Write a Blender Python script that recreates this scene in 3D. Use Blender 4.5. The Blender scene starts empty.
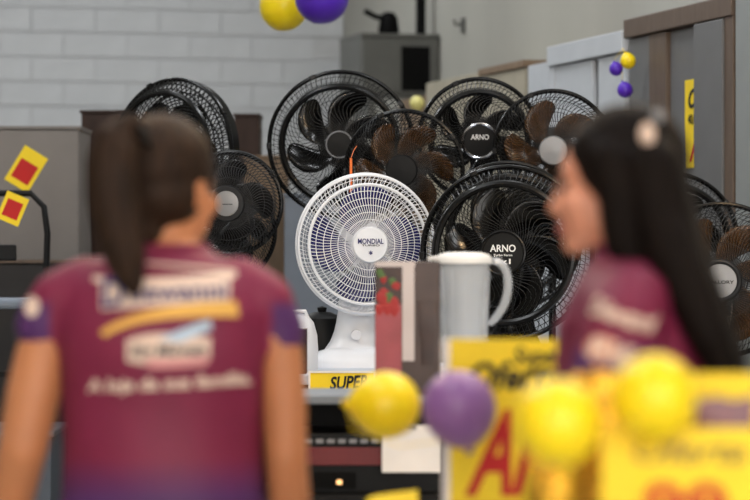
import bpy, bmesh, math, random
from mathutils import Vector, Matrix
from mathutils.bvhtree import BVHTree
random.seed(7)
PI = math.pi
SC = bpy.context.scene
COL = SC.collection

# ------------------------------------------------------------------ camera
CAM_Z = 1.41
FPX = 135.0 / 36.0 * 750.0
cd = bpy.data.cameras.new('camera'); cam = bpy.data.objects.new('camera', cd); COL.objects.link(cam)
cam.location = (0, 0, CAM_Z); cam.rotation_euler = (PI / 2, 0, 0)
cd.lens = 135; cd.sensor_width = 36; cd.clip_start = 0.1; cd.clip_end = 200
cd.dof.use_dof = True; cd.dof.focus_distance = 8.75; cd.dof.aperture_fstop = 3.3
SC.camera = cam
# ------------------------------------------------------------------ world (overcast daylight entering through the open shop front)
w = bpy.data.worlds.new('world'); SC.world = w; w.use_nodes = True
w.node_tree.nodes['Background'].inputs[0].default_value = (1.0, 0.965, 0.92, 1)
w.node_tree.nodes['Background'].inputs[1].default_value = 4.8
# ------------------------------------------------------------------ exposure
SC.view_settings.view_transform = 'Standard'; SC.view_settings.look = 'None'
SC.view_settings.exposure = 0.0; SC.view_settings.gamma = 1.0; SC.view_settings.use_curve_mapping = False
SC.cycles.use_denoising = True
SC.cycles.max_bounces = 8; SC.cycles.transparent_max_bounces = 24
SC.cycles.sample_clamp_indirect = 6.0
TUBE_W = 32.0        # watts of each ceiling light
WARM_W = 18.0


def P(px, py, d):
    return Vector(((px - 375) * d / FPX, d, CAM_Z - (py - 250) * d / FPX))


# ------------------------------------------------------------------ materials
MATS = {}


def srgb(c):
    return tuple(((v / 255.0) / 12.92 if v / 255.0 <= 0.04045 else ((v / 255.0 + 0.055) / 1.055) ** 2.4) for v in c)


def mat(name, c, rough=0.5, metal=0.0, var=0.08, scale=8.0, bump=0.0, stretch=(1, 1, 1), alpha=1.0, trans=0.0,
        emit=None, estr=0.0, coat=0.0, ior=1.45, sss=0.0, spec=0.5):
    """principled material, colour given in sRGB 0-255, slight procedural variation"""
    if name in MATS:
        return MATS[name]
    m = bpy.data.materials.new(name); m.use_nodes = True
    nt = m.node_tree; b = nt.nodes['Principled BSDF']
    col = srgb(c)
    b.inputs['Roughness'].default_value = rough; b.inputs['Metallic'].default_value = metal
    b.inputs['Alpha'].default_value = alpha; b.inputs['Transmission Weight'].default_value = trans
    b.inputs['IOR'].default_value = ior; b.inputs['Coat Weight'].default_value = coat
    b.inputs['Specular IOR Level'].default_value = spec
    if sss:
        b.inputs['Subsurface Weight'].default_value = sss
        b.inputs['Subsurface Radius'].default_value = (0.012, 0.005, 0.003)
    tc = nt.nodes.new('ShaderNodeTexCoord'); mp = nt.nodes.new('ShaderNodeMapping'); nz = nt.nodes.new('ShaderNodeTexNoise')
    mp.inputs['Scale'].default_value = stretch
    nt.links.new(tc.outputs['Object'], mp.inputs[0]); nt.links.new(mp.outputs[0], nz.inputs['Vector'])
    nz.inputs['Scale'].default_value = scale; nz.inputs['Detail'].default_value = 4
    rp = nt.nodes.new('ShaderNodeValToRGB'); nt.links.new(nz.outputs['Fac'], rp.inputs[0])
    rp.color_ramp.elements[0].position = 0.3; rp.color_ramp.elements[1].position = 0.7
    rp.color_ramp.elements[0].color = tuple(v * (1 - var) for v in col) + (1,)
    rp.color_ramp.elements[1].color = tuple(min(1, v * (1 + var)) for v in col) + (1,)
    nt.links.new(rp.outputs[0], b.inputs['Base Color'])
    if bump:
        bp = nt.nodes.new('ShaderNodeBump'); bp.inputs['Strength'].default_value = bump; bp.inputs['Distance'].default_value = 0.01
        nt.links.new(nz.outputs['Fac'], bp.inputs['Height']); nt.links.new(bp.outputs[0], b.inputs['Normal'])
    if emit:
        b.inputs['Emission Color'].default_value = srgb(emit) + (1,); b.inputs['Emission Strength'].default_value = estr
    MATS[name] = m
    return m


def two_tone(name, c1, c2, builder, rough=0.6):
    """colour mix c1->c2 driven by object coordinates; builder(nt, sep) returns the factor socket"""
    m = mat(name, c1, rough, bump=0.15, scale=14)
    nt = m.node_tree; b = nt.nodes['Principled BSDF']
    src = b.inputs['Base Color'].links[0].from_socket
    tc = nt.nodes.new('ShaderNodeTexCoord'); sep = nt.nodes.new('ShaderNodeSeparateXYZ'); nt.links.new(tc.outputs['Object'], sep.inputs[0])
    mx = nt.nodes.new('ShaderNodeMix'); mx.data_type = 'RGBA'
    nt.links.new(builder(nt, sep), mx.inputs[0]); nt.links.new(src, mx.inputs[6]); mx.inputs[7].default_value = srgb(c2) + (1,)
    nt.links.new(mx.outputs[2], b.inputs['Base Color'])
    return m


def mrange(nt, sock, a, b_):
    n = nt.nodes.new('ShaderNodeMapRange'); n.inputs[1].default_value = a; n.inputs[2].default_value = b_
    nt.links.new(sock, n.inputs[0]); return n.outputs[0]


def mth(nt, op, a, b_=None):
    n = nt.nodes.new('ShaderNodeMath'); n.operation = op
    for i, v in enumerate((a, b_)):
        if v is None: continue
        if isinstance(v, (int, float)): n.inputs[i].default_value = v
        else: nt.links.new(v, n.inputs[i])
    return n.outputs[0]


def shirt_fac(nt, sep, zs=1.335):
    low = mrange(nt, sep.outputs[2], 1.09, 1.03)                       # purple lower band
    ax = mth(nt, 'ABSOLUTE', sep.outputs[0])
    slv = mth(nt, 'MULTIPLY', mrange(nt, ax, 0.168, 0.176), mrange(nt, sep.outputs[2], zs, zs - 0.015))
    return mth(nt, 'MAXIMUM', low, slv)


M = dict(
    black=mat('black_plastic', (13, 13, 14), 0.25, spec=0.3, var=0.1, scale=20),
    blackm=mat('black_matte_plastic', (18, 18, 19), 0.45, spec=0.22, var=0.1),
    grille=mat('black_wire', (14, 14, 15), 0.3, spec=0.25, var=0.1),
    greyfan=mat('dark_grey_plastic', (34, 34, 36), 0.4, spec=0.3, var=0.08),
    smoke=mat('smoky_blade', (78, 50, 22), 0.2, var=0.2, alpha=0.8, spec=0.4),  # smoky brown, with warm lamp reflections painted in as amber
    blackblade=mat('black_blade', (9, 9, 10), 0.16, var=0.1, alpha=0.96, spec=0.4),
    greyblade=mat('grey_blade', (24, 24, 26), 0.3, var=0.1, alpha=0.9, spec=0.3),
    navyblade=mat('navy_blade', (34, 36, 96), 0.2, var=0.1, alpha=0.92),
    white=mat('white_plastic', (226, 228, 234), 0.35, var=0.03),
    darkgrey=mat('dark_grey_board', (54, 52, 52), 0.6, var=0.06, spec=0.2), plinthm=mat('plinth_paint', (84, 92, 104), 0.5), seatm=mat('seat_vinyl', (118, 128, 142), 0.5), chrome=mat('chrome', (200, 200, 205), 0.15, metal=1.0, var=0.05),
    silver=mat('silver_badge', (138, 138, 140), 0.4, metal=0.4, var=0.05),
    navyink=mat('navy_ink', (34, 38, 100), 0.6), whiteink=mat('white_ink', (235, 235, 235), 0.6),
    greyink=mat('grey_ink', (70, 70, 72), 0.6), blackink=mat('black_ink', (24, 22, 18), 0.7), redink=mat('red_ink', (190, 20, 16), 0.6),
    creamink=mat('cream_ink', (222, 196, 180), 0.7), yellowink=mat('yellow_ink', (222, 170, 82), 0.7), pinkink=mat('pink_ink', (216, 150, 150), 0.7),
    blueink=mat('pale_blue_ink', (176, 196, 214), 0.7), inkwarm=mat('warm_grey_ink', (120, 92, 60), 0.7),
    ycard=mat('yellow_card', (246, 212, 26), 0.55, var=0.05), ybal=mat('yellow_latex', (244, 214, 22), 0.35, var=0.03, sss=0.1),
    palebal=mat('pale_yellow_latex', (214, 206, 130), 0.4, var=0.03), pbal=mat('violet_latex', (140, 98, 156), 0.35, var=0.03), pbal2=mat('deep_violet_latex', (82, 40, 176), 0.35, var=0.03),
    skin1=mat('tan_skin', (186, 122, 82), 0.5, var=0.06, scale=14, sss=0.12), skin2=mat('light_skin', (206, 142, 116), 0.5, var=0.06, scale=14, sss=0.12),
    hair1=mat('brown_hair', (42, 28, 19), 0.55, spec=0.16, var=0.6, scale=22, stretch=(6, 6, .5), bump=0.5),  # wide strand variation; the lighter streaks paint in hair highlights
    hair2=mat('dark_hair', (17, 11, 9), 0.62, spec=0.1, var=0.4, scale=22, stretch=(6, 6, .5), bump=0.5),
    jeans=mat('denim', (44, 52, 78), 0.8, scale=30, bump=0.2), shoe=mat('shoe_black', (30, 30, 32), 0.6),
    eye=mat('eye', (60, 45, 40), 0.2), lip=mat('lip', (168, 92, 84), 0.45),
    block=mat('painted_block', (192, 194, 197), 0.8, var=0.07, scale=2.5, bump=0.3), mortar=mat('mortar', (186, 187, 189), 0.9, var=0.05),
    plaster=mat('grey_plaster', (168, 166, 158), 0.85, var=0.07, scale=1.6, bump=0.15, stretch=(1, 1, .35)),  # soft upright noise paints uneven light into the wall colour
    ceil=mat('ceiling_paint', (205, 205, 202), 0.9), floor=mat('floor_tile', (168, 164, 156), 0.35, var=0.08, scale=3),
    greyboard=mat('grey_board', (122, 116, 112), 0.55, var=0.04), darkwood=mat('dark_wood', (52, 36, 30), 0.5, spec=0.25, var=0.2, stretch=(4, 4, .6)),
    tanwood=mat('tan_wood', (126, 104, 82), 0.55, var=0.15, stretch=(4, 4, .6)), brownwood=mat('brown_wood', (96, 80, 68), 0.5, var=0.15, stretch=(4, 4, .6)),
    greydoor=mat('grey_lacquer', (104, 104, 105), 0.45, var=0.04), palegrey=mat('pale_grey_panel', (138, 142, 142), 0.5, var=0.04),
    whitedoor=mat('white_lacquer', (196, 200, 206), 0.4, var=0.03), beige=mat('beige_board', (168, 160, 142), 0.6, var=0.06),
    metalgrey=mat('grey_enamel', (92, 92, 88), 0.5, var=0.08), dark=mat('black_and_gap_shade', (12, 12, 12), 0.7, spec=0.1),  # near-black of dark parts; also paints the shade in gaps
    steel=mat('brushed_steel', (120, 124, 130), 0.35, metal=0.8), appl=mat('appliance_grey', (120, 128, 140), 0.4),
    table=mat('white_tabletop', (206, 214, 226), 0.4), rack=mat('rack_black', (20, 19, 19), 0.5, spec=0.2), racktop=mat('rack_top', (112, 118, 126), 0.35),
    maroonface=mat('maroon_face', (98, 24, 28), 0.35), hifi=mat('hifi_black', (14, 14, 15), 0.4, spec=0.2),
    led=mat('led_warm', (255, 210, 150), 0.4, emit=(255, 190, 120), estr=1.5), greyknob=mat('grey_knob', (130, 130, 134), 0.35),
    carton=mat('carton', (150, 118, 86), 0.8), whitecard=mat('white_card', (232, 226, 222), 0.6),
    redfruit=mat('red_fruit', (150, 26, 24), 0.45), leaf=mat('leaf_green', (70, 100, 50), 0.6),
    boxred=mat('box_wine', (150, 70, 78), 0.45, var=0.2, scale=10), boxdark=mat('box_dark', (62, 46, 42), 0.35, var=0.3, scale=12),
    boxlight=mat('box_light', (192, 182, 182), 0.4, var=0.08), boxblack=mat('box_blackish', (52, 34, 30), 0.4, var=0.3, scale=20),
    orange=mat('orange_strip', (232, 110, 30), 0.5), gold=mat('gold_foil', (214, 160, 52), 0.2, metal=0.8, var=0.6, scale=45, bump=1.0),
    plum=mat('plum_wrap', (112, 72, 82), 0.3, var=0.25, scale=15, bump=0.4), countertop=mat('counter_laminate', (190, 180, 170), 0.4),
    jug=mat('frosted_jug', (226, 232, 240), 0.15, var=0.03, alpha=0.31), juglid=mat('jug_lid', (226, 226, 226), 0.4, var=0.03),
    lampbody=mat('lamp_body', (225, 225, 225), 0.5), tubeon=mat('tube_on', (255, 255, 255), 0.5, emit=(255, 252, 245), estr=6.0),
    warmon=mat('warm_bulb', (255, 220, 170), 0.5, emit=(255, 190, 110), estr=40.0),
)
M['shirt'] = two_tone('wine_shirt', (116, 25, 60), (76, 36, 92), shirt_fac)
M['shirt2'] = two_tone('wine_shirt_plain_sleeve', (108, 20, 56), (76, 36, 92), lambda nt, sep: shirt_fac(nt, sep, 1.29))

# ------------------------------------------------------------------ mesh helpers


class MB:
    def __init__(s):
        s.v = []; s.f = []; s.mi = []

    def add(s, verts, faces):
        o = len(s.v); s.v += [tuple(x) for x in verts]; s.f += [tuple(i + o for i in f) for f in faces]; return s

    def box(s, lo, hi):
        (a, b, c), (d, e, f) = lo, hi
        v = [(a, b, c), (d, b, c), (d, e, c), (a, e, c), (a, b, f), (d, b, f), (d, e, f), (a, e, f)]
        return s.add(v, [(3, 2, 1, 0), (4, 5, 6, 7), (0, 1, 5, 4), (1, 2, 6, 5), (2, 3, 7, 6), (3, 0, 4, 7)])

    def tube(s, pts, r, n=4, closed=False):
        pts = [Vector(p) for p in pts]; k = len(pts); vs = []; fs = []
        rr = r if isinstance(r, (list, tuple)) else [r] * k
        ref = None
        for i, p in enumerate(pts):
            t = (pts[(i + 1) % k] - pts[i - 1]) if closed else (pts[min(i + 1, k - 1)] - pts[max(i - 1, 0)])
            if t.length < 1e-9: t = Vector((0, 0, 1))
            t.normalize()
            if ref is None:
                ref = t.orthogonal().normalized()
            ref = ref - t * ref.dot(t)
            ref = ref.normalized() if ref.length > 1e-6 else t.orthogonal().normalized()
            b = t.cross(ref)
            for j in range(n):
                a = 2 * PI * j / n
                vs.append(p + (ref * math.cos(a) + b * math.sin(a)) * rr[i])
        for i in range(k if closed else k - 1):
            for j in range(n):
                i2 = (i + 1) % k
                fs.append((i * n + j, i * n + (j + 1) % n, i2 * n + (j + 1) % n, i2 * n + j))
        if not closed:
            fs.append(tuple(range(n))[::-1]); fs.append(tuple((k - 1) * n + j for j in range(n)))
        return s.add(vs, fs)

    def ring(s, R, r, z=0.0, seg=72, n=6):
        return s.tube([(R * math.cos(2 * PI * i / seg), R * math.sin(2 * PI * i / seg), z) for i in range(seg)], r, n, True)

    def lathe(s, prof, seg=40, c=(0, 0, 0), cap=True):
        """revolve (r, z) profile round Z"""
        vs = []; fs = []; k = len(prof)
        for r, z in prof:
            for j in range(seg):
                a = 2 * PI * j / seg
                vs.append((c[0] + r * math.cos(a), c[1] + r * math.sin(a), c[2] + z))
        for i in range(k - 1):
            for j in range(seg):
                fs.append((i * seg + j, i * seg + (j + 1) % seg, (i + 1) * seg + (j + 1) % seg, (i + 1) * seg + j))
        if cap and prof[0][0] > 1e-5: fs.append(tuple(range(seg))[::-1])
        if cap and prof[-1][0] > 1e-5: fs.append(tuple((k - 1) * seg + j for j in range(seg)))
        return s.add(vs, fs)

    def rings(s, rows, seg=28):
        """rows: (cx, cy, cz, rx, ry) horizontal ellipses, capped"""
        vs = []; fs = []
        for cx, cy, cz, rx, ry in rows:
            for j in range(seg):
                a = 2 * PI * j / seg; vs.append((cx + rx * math.cos(a), cy + ry * math.sin(a), cz))
        for i in range(len(rows) - 1):
            for j in range(seg):
                fs.append((i * seg + j, i * seg + (j + 1) % seg, (i + 1) * seg + (j + 1) % seg, (i + 1) * seg + j))
        fs.append(tuple(range(seg))[::-1]); fs.append(tuple((len(rows) - 1) * seg + j for j in range(seg)))
        return s.add(vs, fs)

    def ell(s, c, r, mtx=None, seg=24, rows=16):
        vs = []; fs = []
        for i in range(1, rows):
            t = PI * i / rows
            for j in range(seg):
                a = 2 * PI * j / seg
                vs.append(Vector((c[0] + r[0] * math.sin(t) * math.cos(a), c[1] + r[1] * math.sin(t) * math.sin(a), c[2] + r[2] * math.cos(t))))
        top = len(vs); vs.append(Vector((c[0], c[1], c[2] + r[2]))); vs.append(Vector((c[0], c[1], c[2] - r[2])))
        for i in range(rows - 2):
            for j in range(seg):
                fs.append((i * seg + j, (i + 1) * seg + j, (i + 1) * seg + (j + 1) % seg, i * seg + (j + 1) % seg))
        for j in range(seg):
            fs.append((top, j, (j + 1) % seg)); fs.append((top + 1, (rows - 2) * seg + (j + 1) % seg, (rows - 2) * seg + j))
        if mtx is not None: vs = [mtx @ x for x in vs]
        return s.add(vs, fs)

    def chain(s, pts, mtx=None, seg=14):
        """pts (x,y,z,r): round limb with ball ends"""
        p = [(Vector(q[:3]), q[3]) for q in pts]
        if mtx is not None: p = [(mtx @ a, r) for a, r in p]
        for a, r in (p[0], p[-1]): s.ell(a, (r, r, r), seg=seg, rows=10)
        for (a, ra), (b, rb) in zip(p, p[1:]):
            s.tube([a, b], [ra, rb], seg)
        for a, r in p[1:-1]: s.ell(a, (r, r, r), seg=seg, rows=10)
        return s

    def xf(s, mtx):
        s.v = [tuple(mtx @ Vector(x)) for x in s.v]; return s

    def mesh(s, name):
        me = bpy.data.meshes.new(name); me.from_pydata(s.v, [], s.f); me.update(); return me

    def build(s, name, m, parent=None, mtx=None, smooth=True, bevel=0.0, solid=0.0, subd=0):
        return obj(name, s.mesh(name), m, parent, mtx, smooth, bevel, solid, subd)


def obj(name, me, m, parent=None, mtx=None, smooth=True, bevel=0.0, solid=0.0, subd=0):
    if m is not None and not me.materials:
        me.materials.append(MATS[m] if isinstance(m, str) and m in MATS else (M[m] if isinstance(m, str) else m))
    o = bpy.data.objects.new(name, me); COL.objects.link(o)
    if smooth:
        me.polygons.foreach_set('use_smooth', [True] * len(me.polygons))
        if hasattr(me, 'set_sharp_from_angle'): me.set_sharp_from_angle(angle=math.radians(40))
    if parent is not None: o.parent = parent
    if mtx is not None: o.matrix_local = mtx
    if bevel:
        b = o.modifiers.new('bevel', 'BEVEL'); b.width = bevel; b.segments = 2; b.limit_method = 'ANGLE'
    if solid:
        b = o.modifiers.new('solid', 'SOLIDIFY'); b.thickness = solid; b.offset = 0
    if subd:
        b = o.modifiers.new('subd', 'SUBSURF'); b.levels = subd; b.render_levels = subd
    return o


def tag(o, label, cat=None, group=None, kind=None):
    o['label'] = label
    if cat: o['category'] = cat
    if group: o['group'] = group
    if kind: o['kind'] = kind
    return o


def empty(name, loc, label=None, cat=None, group=None, rz=0.0):
    o = bpy.data.objects.new(name, None); COL.objects.link(o); o.location = loc; o.rotation_euler = (0, 0, rz)
    o.empty_display_size = 0.1
    if label: tag(o, label, cat, group)
    return o


def struct(name, mb, m, bevel=0.0, loc=None, rz=0.0):
    o = mb.build(name, m, smooth=False, bevel=bevel); o['kind'] = 'structure'
    if loc is not None: o.location = loc; o.rotation_euler = (0, 0, rz)
    return o


def remesh(mb, voxel, it=6, fac=0.5):
    me = mb.mesh('tmp'); o = bpy.data.objects.new('tmp', me); COL.objects.link(o)
    r = o.modifiers.new('r', 'REMESH'); r.mode = 'VOXEL'; r.voxel_size = voxel
    sm = o.modifiers.new('s', 'SMOOTH'); sm.iterations = it; sm.factor = fac
    dg = bpy.context.evaluated_depsgraph_get()
    out = bpy.data.meshes.new_from_object(o.evaluated_get(dg))
    bpy.data.objects.remove(o); bpy.data.meshes.remove(me)
    return out


def text_mesh(body, size, bold=0.0, shear=0.0, extrude=0.0006, width=None):
    c = bpy.data.curves.new('txt', 'FONT'); c.body = body; c.size = size; c.align_x = 'CENTER'; c.align_y = 'CENTER'
    c.offset = bold * size; c.shear = shear; c.extrude = extrude; c.resolution_u = 3
    o = bpy.data.objects.new('txt', c); COL.objects.link(o)
    dg = bpy.context.evaluated_depsgraph_get()
    me = bpy.data.meshes.new_from_object(o.evaluated_get(dg))
    bpy.data.objects.remove(o); bpy.data.curves.remove(c)
    xs = [v.co.x for v in me.vertices]; w_ = max(xs) - min(xs); cx = (max(xs) + min(xs)) / 2
    k = (width / w_) if width else 1.0
    for v in me.vertices: v.co.x = (v.co.x - cx) * k
    me.materials.clear()
    return me


def T(x, y, z): return Matrix.Translation((x, y, z))


def RZ(a): return Matrix.Rotation(a, 4, 'Z')


def RX(a): return Matrix.Rotation(a, 4, 'X')


FACE = RX(PI / 2)         # flat XY drawing -> upright, facing the camera side (-Y)

# ------------------------------------------------------------------ the room
SL = 0.2575; ANG = math.atan(SL)           # the shop stands at an angle to the view
CORNER = Vector((-0.2, 18.0, 0.0))
H_ROOM = 4.3
# local room frame: origin in the far right corner, -x along the block wall to the left, -y along the plaster wall to the viewer
ROOM = T(*CORNER) @ RZ(ANG)
struct('floor', MB().box((-9, -24, -0.1), (3, 1, 0)), 'floor', loc=CORNER, rz=ANG)
struct('ceiling', MB().box((-9, -21, H_ROOM), (1, 1, H_ROOM + 0.1)), 'ceil', loc=CORNER, rz=ANG)
struct('wall_right', MB().box((0, -21, 0), (0.2, 0.2, H_ROOM)), 'plaster', loc=CORNER, rz=ANG)
struct('wall_left', MB().box((-8.2, -21, 0), (-8, 0.2, H_ROOM)), 'plaster', loc=CORNER, rz=ANG)
wb = struct('wall_back', MB().box((-8, 0.0, 0), (0, 0.2, H_ROOM)), 'mortar', loc=CORNER, rz=ANG)
bh, bl, gap = 0.154, 0.40, 0.008
bm0 = MB().box((0.0, -0.012, 0), (bl - gap, 0.01, bh - gap)).mesh('brick'); bm0.materials.append(M['block'])
nb = 0
for r in range(int(0.6 / bh), int(3.4 / bh)):
    for c in range(9):
        x0 = -(c + 1) * bl + (bl / 2 if r % 2 else 0) - 0.0
        if x0 + bl - gap > 0: continue
        b = bpy.data.objects.new('brick', bm0); COL.objects.link(b); b.parent = wb
        b.location = (x0, random.uniform(-0.003, 0.003), r * bh); nb += 1
        md = None
# plain painted face where single blocks are out of view
o = MB().box((-8, -0.012, 0), (-9 * bl - 0.2, 0.001, H_ROOM)).build('painted_face', 'block', wb, smooth=False)
o = MB().box((-9 * bl - 0.2, -0.012, int(3.4 / bh) * bh), (0, 0.001, H_ROOM)).build('painted_face', 'block', wb, smooth=False)
o = MB().box((-9 * bl - 0.2, -0.012, 0), (0, 0.001, int(0.6 / bh) * bh - gap)).build('painted_face', 'block', wb, smooth=False)

# ------------------------------------------------------------------ ceiling lights (real lamps)


def tube_light(lx, ly, label):
    p = ROOM @ Vector((lx, ly, H_ROOM))
    e = empty('ceiling_light', p, label, 'lamp', 'fluorescent ceiling lights', rz=ANG)
    MB().box((-0.65, -0.12, -0.07), (0.65, 0.12, 0)).build('housing', 'lampbody', e, bevel=0.01, smooth=False)
    for s in (-1, 1):
        MB().tube([(-0.6, s * 0.06, -0.09), (0.6, s * 0.06, -0.09)], 0.016, 10).build('tube', 'tubeon', e)
    l = bpy.data.lights.new('lamp_light', 'AREA'); l.shape = 'RECTANGLE'; l.size = 1.2; l.size_y = 0.25; l.energy = TUBE_W
    l.color = (0.93, 0.97, 1.0)
    lo = bpy.data.objects.new('lamp_light', l); COL.objects.link(lo); lo.parent = e; lo.location = (0, 0, -0.13)


for i, ly in enumerate((-2.2, -5.0, -7.8, -10.6, -13.4)):
    for lx in (-1.5, -4.2):
        tube_light(lx, ly, 'twin-tube white fluorescent ceiling light above the shop floor')


def warm_lamp(x, y, z, label):
    e = empty('pendant_lamp', (x, y, z), label, 'lamp', 'warm pendant lamps')
    MB().tube([(0, 0, 0.2), (0, 0, H_ROOM - z)], 0.004, 6).build('cord', 'blackm', e)
    MB().lathe([(0.03, 0.2), (0.05, 0.17), (0.15, 0.02), (0.155, 0.0), (0.145, 0.015), (0.045, 0.16)], 32, cap=False).build('lamp_shade', 'lampbody', e)
    MB().ell((0, 0, 0.05), (0.04, 0.04, 0.05)).build('bulb', 'warmon', e)
    l = bpy.data.lights.new('lamp_light', 'POINT'); l.energy = WARM_W; l.color = (1.0, 0.72, 0.42); l.shadow_soft_size = 0.06
    lo = bpy.data.objects.new('lamp_light', l); COL.objects.link(lo); lo.parent = e; lo.location = (0, 0, -0.03)


for x, y in ((-0.9, 5.6), (0.3, 5.2), (1.5, 5.4), (0.9, 7.4), (-0.6, 2.2), (1.0, 2.0)):
    warm_lamp(x, y, 2.75, 'warm-lit pendant lamp with white shade hanging over the aisle')

# ------------------------------------------------------------------ fans


def blade_mb(r0, r1, w, sweep, pitch, nu=14, nv=8):
    """broad rounded petal: narrow root, round tip, swept and pitched"""
    mb = MB(); vs = []; fs = []
    for i in range(nu + 1):
        u = math.sin(PI / 2 * i / nu); r = r0 + (r1 - r0) * u
        root = 0.62 + 0.38 * math.sin(min(1, u / 0.5) * PI / 2)
        tip = math.sqrt(max(0.0, 1 - max(0.0, (u - 0.5) / 0.5) ** 2.4))
        prof = max(root * tip, 0.02)
        for j in range(nv + 1):
            v = -1 + 2 * j / nv
            a = sweep * (u - 0.5) + w * prof * v
            z = pitch * v * prof * (1.1 - 0.45 * u) + 0.2 * pitch * (1 - v * v)
            vs.append((r * math.cos(a), r * math.sin(a), z))
    for i in range(nu):
        for j in range(nv):
            k = i * (nv + 1) + j; fs.append((k, k + 1, k + nv + 2, k + nv + 1))
    return mb.add(vs, fs)


def swirl_spokes(mb, n, r0, r1, zf, wire, swirl, steps=9, ph=0.0, power=1.0):
    for k in range(n):
        pts = []
        for i in range(steps + 1):
            t = i / steps; r = r0 + (r1 - r0) * t
            a = 2 * PI * (k + ph) / n + swirl * math.sin(PI * t ** power)
            pts.append((r * math.cos(a), r * math.sin(a), zf(r)))
        mb.tube(pts, wire, 4)


def make_fan(name, label, group, c, R, yaw, pitch, style, ground, wire='grille', blade='blackblade', nbl=6, hub=0.2,
             hubmat='blackm', hubring=None, texts=(), base_r=0.18, stand='pole', spokes=None, blade0=0.3, wire_r=0.00125, rings=(), bw=2.45, hubdisc=None):
    c = Vector(c)
    f = Vector((math.sin(yaw) * math.cos(pitch), -math.cos(yaw) * math.cos(pitch), -math.sin(pitch)))
    foot = Vector((c.x, c.y, ground)) - Vector((f.x, f.y, 0)) * 0.15
    e = empty(name, foot, label, 'fan', group)
    Hm = T(*(c - foot)) @ RZ(yaw) @ RX(PI / 2 + pitch)
    rm = 0.34 * R                               # rear motor opening
    if style == 'ring':
        ri = 0.80 * R; zi = 0.062
        def zf(r): return zi + 0.012 * (1 - (r / ri) ** 2) if r <= ri else zi * (1 - (r - ri) / (R - ri))
    else:
        def zf(r): return 0.012 + 0.062 * (1 - (r / R) ** 3.2)
    def zr(r): return -0.012 - 0.075 * (1 - max(0.0, (r - rm) / (R - rm)) ** 2.2)
    rh = hub * R
    fg = MB()
    if style == 'ring':
        swirl_spokes(fg, spokes or 54, rh, ri, zf, wire_r, 0.55)
        swirl_spokes(fg, 84, ri, R, zf, wire_r, 0.0, 3)
        for q in (0.86, 0.93): fg.ring(q * R, wire_r * 1.1, zf(q * R), 72, 4)
    else:
        swirl_spokes(fg, spokes or 90, rh, R, zf, wire_r, 0.28 if style == 'dome' else 0.10)
        for q in rings or (0.5, 0.72, 0.9): fg.ring(q * R, wire_r * 1.1, zf(q * R), 72, 4)
    g = fg.build('front_grille', wire, e, Hm)
    if style == 'ring':
        MB().ring(ri, 0.0115, zi, 96, 8).build('inner_ring', wire if wire != 'grille' else 'black', g)
    if style == 'white':
        MB().ring(0.85 * R, 0.0052, zf(0.85 * R), 96, 8).build('inner_ring', wire, g)
    rg = MB(); swirl_spokes(rg, 72, rm, R, zr, wire_r, 0.12)
    for q in (0.62, 0.84): rg.ring(q * R, wire_r * 1.2, zr(q * R), 64, 4)
    rg.ring(rm, 0.003, zr(rm), 48, 5)
    rg.build('rear_grille', wire, e, Hm)
    rim = MB(); rim.ring(R, 0.0078 if style != 'white' else 0.0048, 0.0, 96, 8)
    rim.build('rim', wire if style == 'white' else 'black', e, Hm)
    if style == 'ring':
        MB().lathe([(R - 0.004, -0.046), (R + 0.003, -0.044), (R + 0.005, -0.01), (R + 0.003, 0.004), (R - 0.003, 0.004), (R - 0.001, -0.01), (R - 0.004, -0.046)], 96, cap=False).build('rim_band', 'black', e, Hm)
    if style == 'white':
        MB().ring(R - 0.004, 0.004, 0.016, 96, 6).build('rim_clip_band', wire, e, Hm)
    else:
        for a in (0.4, 1.6, 2.7, 3.9, 5.3):
            MB().box((-0.012, R - 0.008, -0.012), (0.012, R + 0.009, 0.012)).build('rim_clip', 'black', e, Hm @ RZ(a), bevel=0.003, smooth=False)
    # hub badge
    hb = MB().lathe([(rh, zf(rh) - 0.012), (rh, zf(rh) + 0.004), (rh * 0.93, zf(rh) + 0.009), (0.0, zf(rh) + 0.011)], 40).build('hub_cap', hubmat, e, Hm)
    ztop = zf(rh) + 0.0115
    if hubring: MB().ring(rh * hubring[1], hubring[2], zf(rh) + 0.009, 48, 8).build('hub_ring', hubring[0], hb)
    if hubdisc: MB().lathe([(rh * hubdisc[1], ztop - 0.003), (rh * hubdisc[1], ztop + 0.002), (rh * hubdisc[1] * 0.9, ztop + 0.003), (0, ztop + 0.003)], 36).build('badge', hubdisc[0], hb); ztop += 0.0035
    for body, size, dx, dy, mt, wd in texts:
        me = text_mesh(body, size * R, 0.018, 0, 0.0004, wd * R if wd else None)
        obj('lettering', me, mt, hb, T(dx * R, dy * R, ztop), smooth=False)
    # blades on their spinner
    r1 = (0.765 if style == 'ring' else 0.84) * R
    bm = blade_mb(0.10 * R, r1, bw / nbl, -0.75, 0.03)
    for i in range(nbl):
        if i == 0: me = bm.mesh('blade')
        o = obj('blade', me, blade, e, Hm @ T(0, 0, -0.012) @ RZ(blade0 + 2 * PI * i / nbl), solid=0.0022)
    MB().lathe([(0.13 * R, -0.05), (0.15 * R, 0.012), (0.11 * R, 0.026), (0.0, 0.03)], 32).build('spinner', blade if blade != 'smoke' else 'blackm', e, Hm)
    body = 'white' if style == 'white' else ('greyfan' if wire == 'greyfan' else 'black')
    MB().lathe([(0.0, -0.235), (0.03, -0.232), (0.06, -0.20), (rm * 0.86, -0.13), (rm * 0.95, -0.09), (rm * 0.95, -0.075), (0.0, -0.072)], 36).build('motor_housing', body, e, Hm)
    # neck, pole and base, standing below the motor
    mo = Hm @ Vector((0, 0, -0.15))
    h = mo.z
    MB().tube([(mo.x, mo.y, h), (mo.x, mo.y, h - 0.12)], [0.03, 0.026], 16).build('neck', body, e)
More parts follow.
